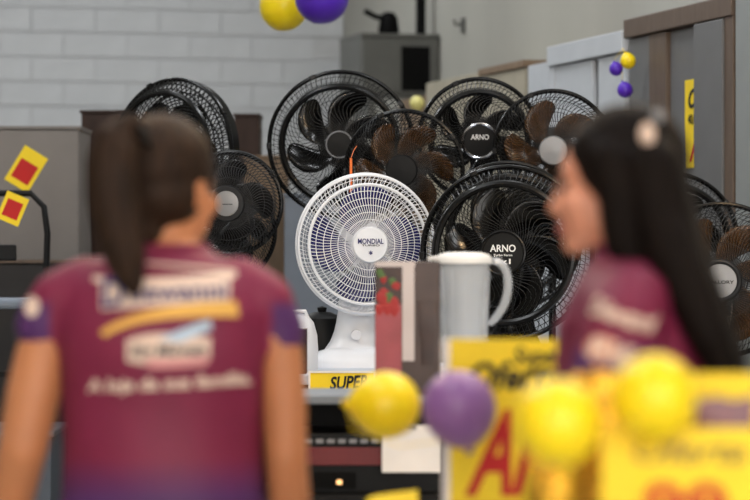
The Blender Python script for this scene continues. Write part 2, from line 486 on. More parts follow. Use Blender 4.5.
    MB().tube([(mo.x + 0.03, mo.y, h - 0.07), (mo.x + 0.05, mo.y, h - 0.07)], 0.012, 10).build('tilt_knob', body, e)
    if stand == 'pole':
        MB().tube([(mo.x, mo.y, 0.03), (mo.x, mo.y, h - 0.1)], 0.0125, 14).build('pole', 'black', e)
        MB().tube([(mo.x, mo.y, h * 0.5), (mo.x, mo.y, h * 0.5 + 0.09)], [0.024, 0.018], 14).build('height_collar', 'black', e)
        MB().lathe([(base_r, 0.0), (base_r, 0.012), (base_r * 0.9, 0.022), (0.05, 0.035), (0.03, 0.07), (0.0, 0.07)], 40, (mo.x, mo.y, 0)).build('base', body, e)
    else:
        # table stand: wide tapering column, sloped foot with a control panel
        col = MB(); rows = []
        for t in [i / 8 for i in range(9)]:
            z = 0.05 + (h - 0.1 - 0.05) * t
            rows.append((mo.x, mo.y - 0.028 * (1 - t), z, 0.072 - 0.024 * t + 0.035 * (1 - t) ** 6, 0.045 - 0.012 * t + 0.05 * (1 - t) ** 6))
        col.rings(rows, 28).build('column', body, e)
        ft = MB(); rows = []
        for t, k in ((0, 1.0), (0.25, 1.0), (0.55, 0.93), (0.8, 0.76), (1.0, 0.5)):
            rows.append((mo.x, mo.y - 0.045, t * 0.062, 0.158 * k, 0.12 * k))
        seg = 40; vs = []; fs = []
        for cx, cy, cz, rx, ry in rows:           # squared (superellipse) foot
            for j in range(seg):
                a = 2 * PI * j / seg; ca, sa = math.cos(a), math.sin(a)
                vs.append((cx + rx * math.copysign(abs(ca) ** 0.55, ca), cy + ry * math.copysign(abs(sa) ** 0.55, sa), cz))
        for i in range(len(rows) - 1):
            for j in range(seg): fs.append((i * seg + j, i * seg + (j + 1) % seg, (i + 1) * seg + (j + 1) % seg, (i + 1) * seg + j))
        fs.append(tuple(range(seg))[::-1]); fs.append(tuple((len(rows) - 1) * seg + j for j in range(seg)))
        ft.add(vs, fs).build('base', body, e)
        MB().tube([(mo.x + 0.0, mo.y - 0.085, 0.105), (mo.x, mo.y - 0.105, 0.103)], 0.016, 18).build('speed_knob', 'white' if style == 'white' else 'blackm', e)
    return e


D_TABLE_Z = 1.035
d = 8.95
make_fan('table_fan', 'white table fan with navy blades and white badge, on the counter', 'fans on display', P(365.5, 244, d), 70 * d / FPX, 0.2, 0.03, 'white', D_TABLE_Z,
         wire='white', blade='navyblade', nbl=4, bw=2.75, hub=0.26, hubmat='white', stand='table', spokes=100, wire_r=0.00125, rings=(0.36, 0.46, 0.56, 0.66, 0.76, 0.93), blade0=0.2,
         texts=(('MONDIAL', 0.105, 0, 0.045, 'navyink', 0.37), ('TURBO', 0.035, 0.0, -0.01, 'greyink', 0.26), ('*', 0.13, 0.0, -0.14, 'navyink', None)))
d = 8.7
make_fan('table_fan', 'large black fan with white lettered hub, directly behind the clear jug', 'fans on display', P(507, 253, d), 86 * d / FPX, -0.2, 0.0, 'ring', D_TABLE_Z, hub=0.26, stand='table',
         hubring=('black', 0.97, 0.006), texts=(('ARNO', 0.115, 0, 0.05, 'whiteink', 0.30), ('Turbo Force', 0.035, 0.0, -0.025, 'whiteink', 0.22), ('8x1', 0.085, 0.0, -0.10, 'whiteink', 0.18)), blade0=0.1)
d = 9.12
make_fan('table_fan', 'black fan whose top rim alone shows above the large lettered fan', 'fans on display', P(508, 236, d), 73 * d / FPX, 0.0, 0.0, 'ring', D_TABLE_Z, hub=0.24, stand='table')
d = 9.85
make_fan('pedestal_fan', 'large black ringed fan, highest behind the white fan', 'fans on display', P(341, 144, d), 72 * d / FPX, -0.06, 0.06, 'ring', 0.0, hub=0.19, blade0=0.55,
         hubring=('greyknob', 0.95, 0.0025), blade='blackblade', nbl=6)
d = 9.5
make_fan('pedestal_fan', 'black fan with smoky blades tinted with painted amber reflections, overlapping the white fan', 'fans on display', P(404, 170, d), 59 * d / FPX, -0.12, 0.05, 'dome', 0.0, hub=0.27, blade='smoke', nbl=6, blade0=0.3)
d = 9.82
make_fan('pedestal_fan', 'black fan with chrome-ringed lettered hub behind the two lettered fans', 'fans on display', P(479, 139, d), 60 * d / FPX, 0.0, 0.12, 'ring', 0.0, hub=0.29,
         hubring=('chrome', 0.98, 0.006), texts=(('ARNO', 0.12, 0, 0.06, 'whiteink', 0.30),), blade0=0.75)
d = 9.5
make_fan('pedestal_fan', 'black fan with smoky blades and silver hub just behind the long-haired woman\'s face', 'fans on display', P(553, 149, d), 58 * d / FPX, -0.05, 0.1, 'dome', 0.0, hub=0.25, hubmat='silver',
         blade='smoke', nbl=5, spokes=80, blade0=0.9)
d = 10.2
make_fan('pedestal_fan', 'large black fan turned sideways behind the ponytailed woman\'s head', 'fans on display', P(171, 156, d), 77 * d / FPX, -0.62, -0.06, 'ring', 0.0, hub=0.22, base_r=0.16, wire_r=0.0026)
d = 9.2
make_fan('pedestal_fan', 'small dark grey fan with round silver badge beside the ponytailed woman\'s cheek', 'fans on display', P(231, 203, d), 51 * d / FPX, -0.14, 0.04, 'dome', 0.0, wire='greyfan', hub=0.36, hubmat='greyfan',
         blade='greyblade', nbl=4, hubdisc=('silver', 0.68), texts=(('-', 0.16, 0.03, 0, 'greyink', 0.2),), base_r=0.12, spokes=80)
d = 9.62
make_fan('pedestal_fan', 'black fan peeking out low behind the small grey fan', 'fans on display', P(226, 232, d), 49 * d / FPX, 0.0, 0.0, 'dome', 0.0, hub=0.3, base_r=0.11, blade='greyblade')
d = 9.0
make_fan('pedestal_fan', 'black fan with silver lettered hub at the right edge of the picture', 'fans on display', P(721, 280, d), 76 * d / FPX, -0.16, 0.02, 'dome', 0.0, hub=0.25, hubmat='silver', blade='smoke', nbl=6,
         hubring=('greyfan', 1.0, 0.008), texts=(('MALLORY', 0.06, 0, -0.02, 'blackink', 0.36),), blade0=0.2)
d = 9.45
make_fan('pedestal_fan', 'black fan mostly hidden between the dark long hair and the rightmost fan', 'fans on display', P(672, 240, d), 66 * d / FPX, 0.05, 0.0, 'ring', 0.0, hub=0.22, base_r=0.16)

# ------------------------------------------------------------------ counter under the fans
t = empty('display_counter', (0, 0, 0), 'long pale-topped display counter carrying the white fan', 'counter')
MB().box((-0.30, 8.45, D_TABLE_Z - 0.03), (0.86, 9.37, D_TABLE_Z)).build('countertop', 'table', t, bevel=0.004, smooth=False)
MB().box((-0.27, 8.52, 0.06), (0.82, 9.33, D_TABLE_Z - 0.03)).build('body', 'blackm', t, smooth=False)
MB().box((-0.25, 8.56, 0), (0.80, 9.3, 0.06)).build('plinth', 'dark', t, smooth=False)


def card(name, w, h, mtx, m='ycard', label=None, cat='sign', group=None, th=0.004, parent=None, border=None):
    o = MB().box((-w / 2, -h / 2, -th), (w / 2, h / 2, 0)).build(name, m, parent, mtx, smooth=False)
    if label: tag(o, label, cat, group)
    if border:
        b = 0.006
        for lo, hi in (((-w / 2 - b, -h / 2 - b, -th - 0.002), (-w / 2, h / 2 + b, 0.003)), ((w / 2, -h / 2 - b, -th - 0.002), (w / 2 + b, h / 2 + b, 0.003)),
                       ((-w / 2, h / 2, -th - 0.002), (w / 2, h / 2 + b, 0.003)), ((-w / 2, -h / 2 - b, -th - 0.002), (w / 2, -h / 2, 0.003))):
            MB().box(lo, hi).build('frame_bar', border, o, smooth=False)
    return o


def write(o, body, size, x, y, m, bold=0.02, shear=0.0, width=None, rot=0.0):
    me = text_mesh(body, size, bold, shear, 0.0006, width)
    return obj('lettering', me, m, o, T(x, y, 0.0012) @ RZ(rot), smooth=False)


# yellow sign hung on the counter front
pp = P(342, 380, 8.44)
s = card('price_sign', 0.19, 0.27, T(pp.x, 8.44, 1.041 - 0.135) @ FACE, label='yellow brush-lettered sign hung on the counter front below the white fan', border='whitecard')
write(s, 'SUPER', 0.052, 0.02, 0.105, 'blackink', 0.03, 0.25, 0.115, 0.06)
write(s, 'OFERTA', 0.06, 0.0, 0.045, 'blackink', 0.03, 0.25, 0.16, 0.04)

# white rounded appliance and small carton at the counter's left end
e = empty('white_appliance', P(300, 355, 8.7) * 1.0, 'white rounded plastic appliance on the counter beside the purple sleeve', 'appliance')
e.location = (P(299, 300, 8.75).x, 8.75, D_TABLE_Z)
rows = [(0, 0, 0, 0.058, 0.09), (0, 0, 0.06, 0.06, 0.09), (0, 0, 0.11, 0.057, 0.085), (0, 0, 0.15, 0.046, 0.07), (0, 0, 0.172, 0.028, 0.045), (0, 0, 0.178, 0.008, 0.012)]
MB().rings(rows, 32).build('body', 'white', e)
MB().tube([(-0.03, -0.02, 0.16), (-0.02, -0.03, 0.185), (0.02, -0.03, 0.185), (0.03, -0.02, 0.16)], 0.006, 8).build('handle', 'white', e)
MB().tube([(0.0, -0.085, 0.05), (0.0, -0.096, 0.05)], 0.013, 16).build('dial', 'greyknob', e)
e = empty('small_carton', (P(297, 300, 8.55).x, 8.56, D_TABLE_Z), 'small brown carton on the counter in front of the white rounded appliance', 'box')
MB().box((-0.03, -0.05, 0), (0.03, 0.05, 0.135)).build('body', 'darkwood', e, bevel=0.002, smooth=False)
MB().box((-0.031, -0.006, 0.1345), (0.031, 0.006, 0.1362)).build('tape', 'carton', e, smooth=False)
e = empty('kettle', (P(322, 300, 9.27).x, 9.275, D_TABLE_Z), 'dark rounded kettle on the counter behind the white fan column', 'kettle')
MB().lathe([(0.085, 0), (0.09, 0.02), (0.088, 0.1), (0.07, 0.15), (0.03, 0.17), (0, 0.172)], 36).build('body', 'blackm', e)
MB().tube([(0.06, 0, 0.15), (0.11, 0, 0.15), (0.125, 0, 0.1), (0.115, 0, 0.04), (0.086, 0, 0.03)], 0.009, 8).build('handle', 'blackm', e)
MB().lathe([(0.014, 0.17), (0.016, 0.185), (0.0, 0.19)], 16).build('lid_knob', 'blackm', e)
# orange strip tag hanging in front of the back fan
pp = P(351, 158, 9.3)
e = empty('orange_tag', pp, 'orange ribbon tag dangling between the white fan and the black fans', 'tag')
MB().box((-0.004, -0.0006, -0.17), (0.004, 0.0006, 0.0)).build('strip', 'orange', e, smooth=False)
MB().tube([(0, 0, 0.0), (0.01, 0.06, 0.03), (0.018, 0.155, 0.045)], 0.0012, 5).build('string', 'orange', e)

# ------------------------------------------------------------------ hi-fi rack in front
RZT = 1.071
e = empty('hifi_rack', (0, 0, 0), 'black open rack with grey top under the jug and fruit carton', 'rack')
x0, x1, y0, y1 = P(250, 0, 6.6).x, P(640, 0, 6.6).x, 6.55, 6.9
MB().box((x0, y0, RZT - 0.02), (x1, y1, RZT)).build('top_board', 'racktop', e, bevel=0.003, smooth=False)
for z in (0.84, 0.60, 0.32, 0.08):
    MB().box((x0, y0, z - 0.015), (x1, y1, z)).build('shelf', 'rack', e, smooth=False)
for x in (x0, (x0 + x1) / 2 + 0.02, x1 - 0.02):
    MB().box((x, y0 + 0.004, 0), (x + 0.02, y1, RZT - 0.02)).build('side_panel', 'rack', e, smooth=False)
MB().box((x0, y1 - 0.01, 0.08), (x1, y1 + 0.004, RZT - 0.02)).build('back_panel', 'rack', e, smooth=False)


def hifi(xc, z, h, label, maroon):
    e = empty('stereo_unit', (xc, 6.585, z), label, 'stereo')
    wd = 0.20
    MB().box((-wd, 0, 0), (wd, 0.29, h)).build('body', 'hifi', e, bevel=0.004, smooth=False)
    if maroon:
        MB().box((-wd + 0.01, -0.006, 0.066), (wd - 0.01, 0.002, 0.108)).build('front_panel', 'maroonface', e, bevel=0.002, smooth=False)
    MB().box((-0.10, -0.006, 0.012), (0.0, 0.002, 0.05)).build('display', 'dark', e, smooth=False)
    for i in range(7):
        MB().box((-0.12 + i * 0.026, -0.008, 0.118), (-0.102 + i * 0.026, 0.001, 0.127)).build('button', 'greyknob', e, bevel=0.001, smooth=False)
    MB().tube([(-0.13, 0.0, 0.03), (-0.13, -0.015, 0.03)], 0.014, 20).build('volume_knob', 'greyknob', e)
    MB().box((-0.045, -0.009, 0.022), (-0.033, 0.001, 0.032)).build('indicator', 'led', e, smooth=False)


xl = (x0 + (x0 + x1) / 2 + 0.04) / 2; xr = ((x0 + x1) / 2 + 0.04 + x1 - 0.02) / 2
hifi(xl, 0.84, 0.14, 'black stereo unit with wine-red front on the top shelf behind yellow balloon', True)
hifi(xl, 0.60, 0.19, 'black stereo unit with warm indicator on the shelf below the wine-red one', False)
hifi(xr, 0.84, 0.14, 'black stereo unit in the rack behind the big yellow sign', True)
# white card on the rack front
pp = P(411, 449, 6.54)
s = card('white_card', 0.135, 0.11, T(pp.x, 6.546, pp.z) @ FACE, 'whitecard', 'blank white card fixed to the rack front under the purple balloon', 'card')
MB().box((-0.012, 0.045, 0), (0.012, 0.058, 0.004)).build('clip', 'greyknob', s, smooth=False)

# fruit carton on the rack (turned so two faces show)
bx = P(407.5, 0, 6.57).x
e = empty('blender_carton', (bx, 6.57, RZT), 'tall carton printed with red fruit, on the rack left of the jug', 'box', rz=math.radians(0))
W, Dp, Hh = 0.152, 0.095, 0.312
MB().box((-W / 2, 0, 0), (W / 2, Dp, Hh)).build('body', 'boxdark', e, bevel=0.002, smooth=False)
fp = MB().box((-W / 2 + 0.001, -0.0012, 0.002), (-W / 2 + 0.062, 0.001, Hh - 0.10)).build('wine_panel', 'boxred', e, smooth=False)
fq = MB().box((-W / 2 + 0.001, -0.0012, Hh - 0.10), (-W / 2 + 0.062, 0.001, Hh - 0.012)).build('fruit_panel', 'boxblack', e, smooth=False)
for i in range(24):
    fx = -W / 2 + random.uniform(0.01, 0.054); fz = Hh - random.uniform(0.024, 0.115); r = random.uniform(0.007, 0.013)
    b = MB().lathe([(r * 0.25, -r * 1.2), (r * 0.8, -r * 0.3), (r, r * 0.4), (r * 0.5, r), (0, r * 1.05)], 14)
    b.v = [(x, y * 0.08, z) for x, y, z in b.v]
    b.build('printed_berry', 'redfruit' if i % 6 else 'leaf', fq, T(fx, -0.0016, fz))
MB().box((-W / 2 + 0.064, -0.0014, 0.08), (-W / 2 + 0.092, 0.001, Hh - 0.004)).build('pale_panel', 'boxlight', e, smooth=False)
MB().box((-W / 2, -0.0016, Hh - 0.012), (-W / 2 + 0.094, 0.001, Hh)).build('top_edge', 'boxlight', e, smooth=False)
j = MB().lathe([(0.016, 0.05), (0.016, 0.11), (0.02, 0.12), (0.024, 0.2), (0.0, 0.205)], 18)
j.v = [(x, y * 0.05, z) for x, y, z in j.v]
j.build('printed_blender', 'boxblack', e, T(0.048, -0.002, 0.02))

# jug standing on a pale carton
jx = P(464, 0, 6.78).x
e = empty('pale_carton', (jx, 6.78, RZT), 'flat pale carton on the rack under the clear jug', 'box')
MB().box((-0.068, -0.08, 0), (0.068, 0.08, 0.055)).build('body', 'whitecard', e, bevel=0.002, smooth=False)
MB().box((-0.069, -0.012, 0.0545), (0.069, 0.012, 0.0562)).build('tape', 'boxlight', e, smooth=False)
e = empty('jug', (jx, 6.78, RZT + 0.0562), 'frosted clear plastic jug with white lid and loop handle', 'jug')
jh = P(0, 262, 6.7).z - (RZT + 0.0562)
MB().lathe([(0.0, 0.001), (0.052, 0.001), (0.054, 0.03), (0.056, 0.05), (0.0625, jh - 0.01), (0.0635, jh), (0.061, jh), (0.06, jh - 0.01), (0.0535, 0.05), (0.05, 0.012), (0.0, 0.008)], 44).build('body', 'jug', e)
for i in range(12):
    a = 2 * PI * i / 12
    MB().tube([(0.0545 * math.cos(a), 0.0545 * math.sin(a), 0.05), (0.0618 * math.cos(a), 0.0618 * math.sin(a), jh - 0.02)], 0.0016, 5).build('flute', 'jug', e)
lid = MB().lathe([(0.0, jh + 0.024), (0.04, jh + 0.023), (0.06, jh + 0.018), (0.068, jh + 0.008), (0.068, jh - 0.004), (0.0648, jh - 0.004), (0.0648, jh + 0.002), (0.0, jh + 0.004)], 44).build('lid', 'juglid', e)
sp = MB().add([(-0.055, -0.028, jh + 0.016), (-0.055, 0.028, jh + 0.016), (-0.088, 0.012, jh + 0.012), (-0.088, -0.012, jh + 0.012),
               (-0.055, -0.028, jh), (-0.055, 0.028, jh), (-0.088, 0.012, jh + 0.004), (-0.088, -0.012, jh + 0.004)],
              [(0, 1, 2, 3), (7, 6, 5, 4), (0, 3, 7, 4), (1, 5, 6, 2), (3, 2, 6, 7), (0, 4, 5, 1)]).build('spout', 'juglid', lid, smooth=False, bevel=0.003)
hp = [(0.062, 0, jh + 0.004), (0.085, 0, jh + 0.003), (0.104, 0, jh - 0.018), (0.109, 0, jh - 0.06), (0.1, 0, jh - 0.10), (0.082, 0, jh - 0.13), (0.057, 0, jh - 0.155)]
MB().tube(hp, [0.010, 0.011, 0.0115, 0.0115, 0.0115, 0.011, 0.009], 12).build('handle', 'jug', e, subd=1)

# ------------------------------------------------------------------ balloons


def balloon(p, r, m, label, tip=(0, 0, -1), group='balloons', string=None):
    e = empty('balloon', p, label, 'balloon', group)
    tv = Vector(tip).normalized(); q = (-tv).to_track_quat('Z', 'Y').to_matrix().to_4x4()
    prof = [(0.0, 1.02), (0.35, 0.96), (0.68, 0.76), (0.9, 0.46), (1.0, 0.08), (0.96, -0.28), (0.8, -0.64), (0.52, -0.92), (0.25, -1.08), (0.09, -1.15), (0.06, -1.17)]
    MB().lathe([(a * r, b * r) for a, b in prof[::-1]], 40).build('skin', m, e, q, subd=1)
    MB().lathe([(0.05 * r, -1.16 * r), (0.11 * r, -1.24 * r), (0.13 * r, -1.28 * r), (0.0, -1.26 * r)], 16).build('knot', m, e, q)
    if string:
        pts = [tv * 1.22 * r] + [Vector(s_) - Vector(p) for s_ in string]
        MB().tube(pts, 0.0009, 5).build('string', 'ycard', e)
    return e


G1 = 'balloons along the display'
p1, p2 = P(386, 405, 4.7), P(459, 408, 4.45)
tie1 = P(462, 480, 4.59)
balloon(p1, 34.5 * 4.7 / FPX, 'ybal', 'yellow balloon overlapping the fruit carton base, left of the purple one', (-1, -0.2, 0.05), G1, [P(352, 430, 4.66), P(400, 446, 4.62), P(447, 440, 4.6)])
balloon(p2, 38 * 4.45 / FPX, 'pbal', 'dusty purple balloon in front of the jug and big yellow sign', (0.25, 0.3, -1), G1, [tie1])
p3, p4 = P(557, 422, 3.25), P(654, 397, 3.25)
balloon(p3, 44 * 3.25 / FPX, 'ybal', 'yellow balloon in the foreground beside the red-lettered sign', (0.2, 0.4, -1), G1, [P(570, 520, 3.28)])
balloon(p4, 44 * 3.25 / FPX, 'ybal', 'yellow balloon in the foreground before the long-haired woman\'s sleeve', (-0.1, 0.4, -1), G1, [P(645, 520, 3.28)])
p5, p6 = P(284, 6, 12.0), P(322, -4, 11.7)
hang = Vector((p5.x + 0.08, 12.0, H_ROOM))
balloon(p5, 25 * 12 / FPX, 'ybal', 'yellow balloon hanging high beside the violet one', (0.3, 0, 1), 'balloons hung from the ceiling', [hang])
balloon(p6, 28 * 11.7 / FPX, 'pbal2', 'bright violet balloon hanging high near the top edge', (0.3, 0, 1), 'balloons hung from the ceiling', [hang + Vector((0.22, -0.3, 0))])

# ------------------------------------------------------------------ big yellow sign on a floor stand
d = 4.6
pp = P(508, 430, d); sw, sh = 124 * d / FPX, 182 * d / FPX
e = empty('sign_stand', (pp.x, d, 0), 'yellow card on a floor stand with black script and red letters, beside purple balloon', 'sign')
MB().lathe([(0.15, 0), (0.15, 0.01), (0.02, 0.02), (0.012, 0.03), (0.0, 0.03)], 36).build('base', 'blackm', e)
MB().tube([(0, 0.006, 0.02), (0, 0.006, pp.z)], 0.008, 12).build('pole', 'steel', e)
s = card('card', sw, sh, T(0, -0.004, pp.z) @ FACE, 'ycard', parent=e)
MB().box((-sw / 2 - 0.006, -sh / 2, -0.006), (-sw / 2 + 0.006, sh / 2, 0.002)).build('edge_strip', 'whitecard', s, smooth=False)
write(s, 'Super', 0.038, 0.05, sh / 2 - 0.028, 'blackink', 0.02, 0.3, 0.085)
write(s, 'Oferta', 0.062, 0.01, sh / 2 - 0.062, 'blackink', 0.03, 0.3, 0.15, 0.03)
write(s, 'Ar', 0.19, -0.004, -0.045, 'redink', 0.03, 0.45, 0.135)

# ------------------------------------------------------------------ foreground counter with goods and signs
CZ = 1.06
e = empty('front_counter', (0, 0, 0), 'foreground counter holding the yellow signs and foil-wrapped goods', 'counter')
cx0, cx1 = P(520, 0, 3.3).x, P(900, 0, 3.3).x
MB().box((cx0, 3.26, CZ - 0.03), (cx1, 3.58, CZ)).build('top', 'countertop', e, bevel=0.004, smooth=False)
MB().box((cx0 + 0.01, 3.29, 0), (cx1 - 0.01, 3.57, CZ - 0.03)).build('body', 'greydoor', e, smooth=False)
d = 3.3
G2 = 'yellow signs on the front counter'
pp = P(690, 470, d); sw = 176 * d / FPX; top = P(0, 428, d).z
s = card('price_sign', sw, top - CZ, T(pp.x, d, (top + CZ) / 2) @ RZ(-0.05) @ FACE, label='front yellow sign with large red digits at the bottom right', group=G2)
hh = (top - CZ) / 2
write(s, 'Oferta', 0.04, 0.0, hh - 0.028, 'inkwarm', 0.01, 0.3, 0.13)
write(s, '99', 0.085, -0.006, -hh + 0.042, 'redink', 0.03, 0.0, 0.10)
pp = P(700, 430, 3.44); sw = 140 * 3.44 / FPX; top = P(0, 374, 3.44).z
s = card('price_sign', sw, top - CZ, T(pp.x + 0.02, 3.45, (top + CZ) / 2) @ RZ(0.06) @ FACE, label='rear yellow sign rising above the red-digit sign at the right edge', group=G2)
write(s, 'Super', 0.035, 0.03, (top - CZ) / 2 - 0.07, 'inkwarm', 0.02, 0.3, 0.10)


def packet(px, pytop, wpx, d, m, label, dep=0.05):
    p = P(px, pytop, d); w_ = wpx * d / FPX; h = p.z - CZ
    e = empty('foil_packet', (p.x, d, CZ), label, 'packet', 'wrapped goods on the front counter')
    vs = []; fs = []; nx, nz = 8, 10
    mb = MB()
    for side in (-1, 1):
        o = len(vs)
        for i in range(nz + 1):
            for k in range(nx + 1):
                u = k / nx * 2 - 1; t_ = i / nz
                bulge = dep / 2 * (1 - abs(u) ** 2.5) * math.sin(PI * min(1, max(0.0, t_ * 1.1))) ** 0.6 if t_ < 0.91 else 0.001
                vs.append((u * w_ / 2 * (1 - 0.04 * math.sin(9 * t_)), side * (bulge + 0.001), h * t_ + (0.002 * math.sin(20 * u) if i == nz else 0)))
        for i in range(nz):
            for k in range(nx):
                q = o + i * (nx + 1) + k; f = (q, q + 1, q + nx + 2, q + nx + 1)
                fs.append(f if side < 0 else f[::-1])
    mb.add(vs, fs).build('wrap', m, e)
    MB().box((-w_ / 2, -0.0025, h * 0.93), (w_ / 2, 0.0025, h * 0.99)).build('crimped_seal', m, e, smooth=False)
    return e


packet(556, 447, 60, 3.42, 'gold', 'gold foil packet standing under the left foreground balloon')
packet(606, 372, 66, 3.5, 'gold', 'tall gold foil packet between the two foreground balloons')
packet(725, 398, 62, 3.37, 'plum', 'plum-coloured shiny packet between the two right yellow signs', 0.03)
packet(588, 430, 50, 3.5, 'plum', 'plum packet behind the left foreground balloon', 0.03).location.y = 3.54
# curled yellow card at the bottom edge
pp = P(392, 520, 4.9); wq = 52 * 4.9 / FPX
e = empty('floor_sign', (pp.x, 4.92, 0), 'yellow card with a curved top edge rising at the bottom of the picture', 'sign')
vs = []; n = 10
for k in range(n + 1):
    u = k / n; x = (u - 0.5) * wq; zt = P(0, 500 - 9 * u ** 0.55, 4.9).z
    vs += [(x, 0, zt - 0.16), (x, 0, zt)]
MB().add(vs, [(2 * k, 2 * k + 2, 2 * k + 3, 2 * k + 1) for k in range(n)]).build('card', 'ycard', e, solid=0.004)
MB().tube([(0, 0.01, 0.0), (0, 0.01, P(0, 505, 4.9).z)], 0.006, 8).build('pole', 'steel', e)
MB().lathe([(0.11, 0), (0.11, 0.01), (0.012, 0.02), (0.0, 0.02)], 28, (0, 0.01, 0)).build('base', 'blackm', e)

# ------------------------------------------------------------------ furniture along the right wall (room frame)
FR = -0.51


def ly(px, fx=FR):
    """room-frame y where the view ray through column px meets the furniture front plane"""
    inv = ROOM.inverted(); o = inv @ Vector((0, 0, 0)); q = inv @ Vector(((px - 375) / FPX, 1, 0)); dv = q - o
    return (o + dv * ((fx - o.x) / dv.x)).y


def unit(name, pa, pb, h, label, body, cat='wardrobe'):
    """furniture box between image columns pa (far) and pb (near); returns empty in room frame, local y 0 = far end"""
    ya, yb = ly(pa), ly(pb)
    e = empty(name, ROOM @ Vector((0, ya, 0)), label, cat, rz=ANG)
    L = ya - yb
    MB().box((FR + 0.03, -L + 0.004, 0.0), (-0.02, -0.004, h - 0.005)).build('body', body, e, smooth=False)
    return e, L, ya


def yl(px, ya): return ly(px) - ya


def front(e, name, ya, pa, pb, z0, z1, m, proud=0.0, th=0.03, bevel=0.003):
    return MB().box((FR - proud, yl(pb, ya), z0), (FR - proud + th, yl(pa, ya), z1)).build(name, m, e, bevel=bevel, smooth=False)


def knob(door, ya, px, z, proud=0.0, m='blackm'):
    y = yl(px, ya)
    MB().tube([(FR - proud, y, z - 0.05), (FR - proud - 0.025, y, z - 0.05), (FR - proud - 0.025, y, z + 0.05), (FR - proud, y, z + 0.05)], 0.006, 8).build('handle', m, door)


e, L, ya = unit('wardrobe', 628, 736, 2.33, 'grey wardrobe with brown cornice and brown stiles, at the right', 'brownwood')
MB().box((FR - 0.02, -L, 2.255), (-0.02, 0, 2.33)).build('cornice', 'brownwood', e, bevel=0.004, smooth=False)
dd = front(e, 'door', ya, 629, 650, 0.08, 2.25, 'greydoor'); knob(dd, ya, 648, 1.0)
front(e, 'stile', ya, 650.3, 667, 0.0, 2.25, 'brownwood', 0.006)
dd = front(e, 'door', ya, 667.5, 699, 0.08, 2.25, 'greydoor', -0.012); knob(dd, ya, 671, 1.0, -0.012)
dd = front(e, 'door', ya, 698.5, 727, 0.08, 2.25, 'greydoor', 0.02); knob(dd, ya, 724, 1.0, 0.02)
front(e, 'stile', ya, 727.3, 736, 0.0, 2.255, 'brownwood', 0.012)
# yellow sheet on the recessed door
y_ = ly(690); z0 = P(0, 168, 10.62).z; z1 = P(0, 80, 10.62).z
mt = ROOM @ T(FR + 0.008, y_, (z0 + z1) / 2) @ RZ(-PI / 2) @ FACE
s = card('price_sign', 0.15, z1 - z0, mt, label='tall yellow sheet with black script taped to the grey wardrobe door')
write(s, 'O', 0.10, 0.01, 0.09, 'blackink', 0.03, 0.3, 0.09)
write(s, '40,00', 0.05, 0.01, 0.015, 'blackink', 0.01, 0.0, 0.10)
write(s, 'A', 0.15, 0.02, -0.095, 'redink', 0.02, 0.4, 0.10)

e, L, ya = unit('tall_panel', 737, 775, 2.6, 'pale grey tall panel cabinet cut by the right edge', 'palegrey', 'cabinet')
front(e, 'door', ya, 738, 775, 0.05, 2.6, 'palegrey', 0.01)
e, L, ya = unit('wardrobe', 551, 626, 2.29, 'white two-door wardrobe with deep cornice behind the fan with silver hub', 'whitedoor')
MB().box((FR - 0.02, -L, 2.205), (-0.02, 0, 2.29)).build('cornice', 'whitedoor', e, bevel=0.004, smooth=False)
dd = front(e, 'door', ya, 556, 592, 0.08, 2.2, 'whitedoor'); knob(dd, ya, 575, P(0, 318, 11.9).z)
front(e, 'gap_shade', ya, 592.3, 597.5, 0.08, 2.2, 'dark', -0.02)  # near-black strip paints the shade in the gap between the doors
dd = front(e, 'door', ya, 598, 622, 0.08, 2.2, 'whitedoor'); knob(dd, ya, 601, 1.1)
front(e, 'stile', ya, 551, 555.7, 0.0, 2.2, 'whitedoor', 0.006)
front(e, 'stile', ya, 622.3, 626, 0.0, 2.2, 'whitedoor', 0.006)
e, L, ya = unit('cabinet', 527, 550, 2.235, 'narrow white cabinet left of the white wardrobe', 'whitedoor', 'cabinet')
front(e, 'door', ya, 528, 549.5, 0.08, 1.86, 'whitedoor'); front(e, 'door', ya, 528, 549.5, 1.87, 2.23, 'whitedoor')
e, L, ya = unit('cabinet', 480, 526, 2.26, 'beige cabinet with painted brown top shadow behind the chrome-hubbed fan', 'beige', 'cabinet')
MB().box((FR - 0.01, -L, 2.23), (-0.02, 0, 2.26)).build('top_edge', 'tanwood', e, smooth=False)  # brown strip paints the shadow along the cabinet's top
front(e, 'door', ya, 481, 525, 0.08, 2.225, 'beige')
e, L, ya = unit('cabinet', 425, 479, 2.255, 'plain beige cabinet at the far end of the row', 'beige', 'cabinet')
front(e, 'door', ya, 426, 478, 0.08, 2.25, 'beige')
e, L, ya = unit('cabinet', 398, 424, 2.2, 'low tan cabinet farthest along the row of cabinets', 'tanwood', 'cabinet')
front(e, 'door', ya, 399, 423, 0.08, 2.19, 'tanwood')
q = P(417, 103, 13.6)
balloon(q, 7.5 * 13.6 / FPX, 'palebal', 'small pale yellow balloon at the end of the beige cabinets', (0.4, 0.3, -1), 'small balloons on the furniture', [q + Vector((0.1, 0.35, -0.2))])
for px, py, r, m, lb in ((628, 61, 8, 'ybal', 'small yellow balloon tied at the white wardrobe cornice corner'), (616, 69, 7, 'pbal2', 'small violet balloon tied just below the small yellow one'),
                         (625, 90, 8, 'pbal2', 'lower small violet balloon hanging on the white wardrobe corner')):
    q = P(px, py, 11.0)
    balloon(q, r * 11 / FPX, m, lb, (-0.3, 0.2, 1), 'small balloons on the furniture', [P(623, 48, 11.25)])

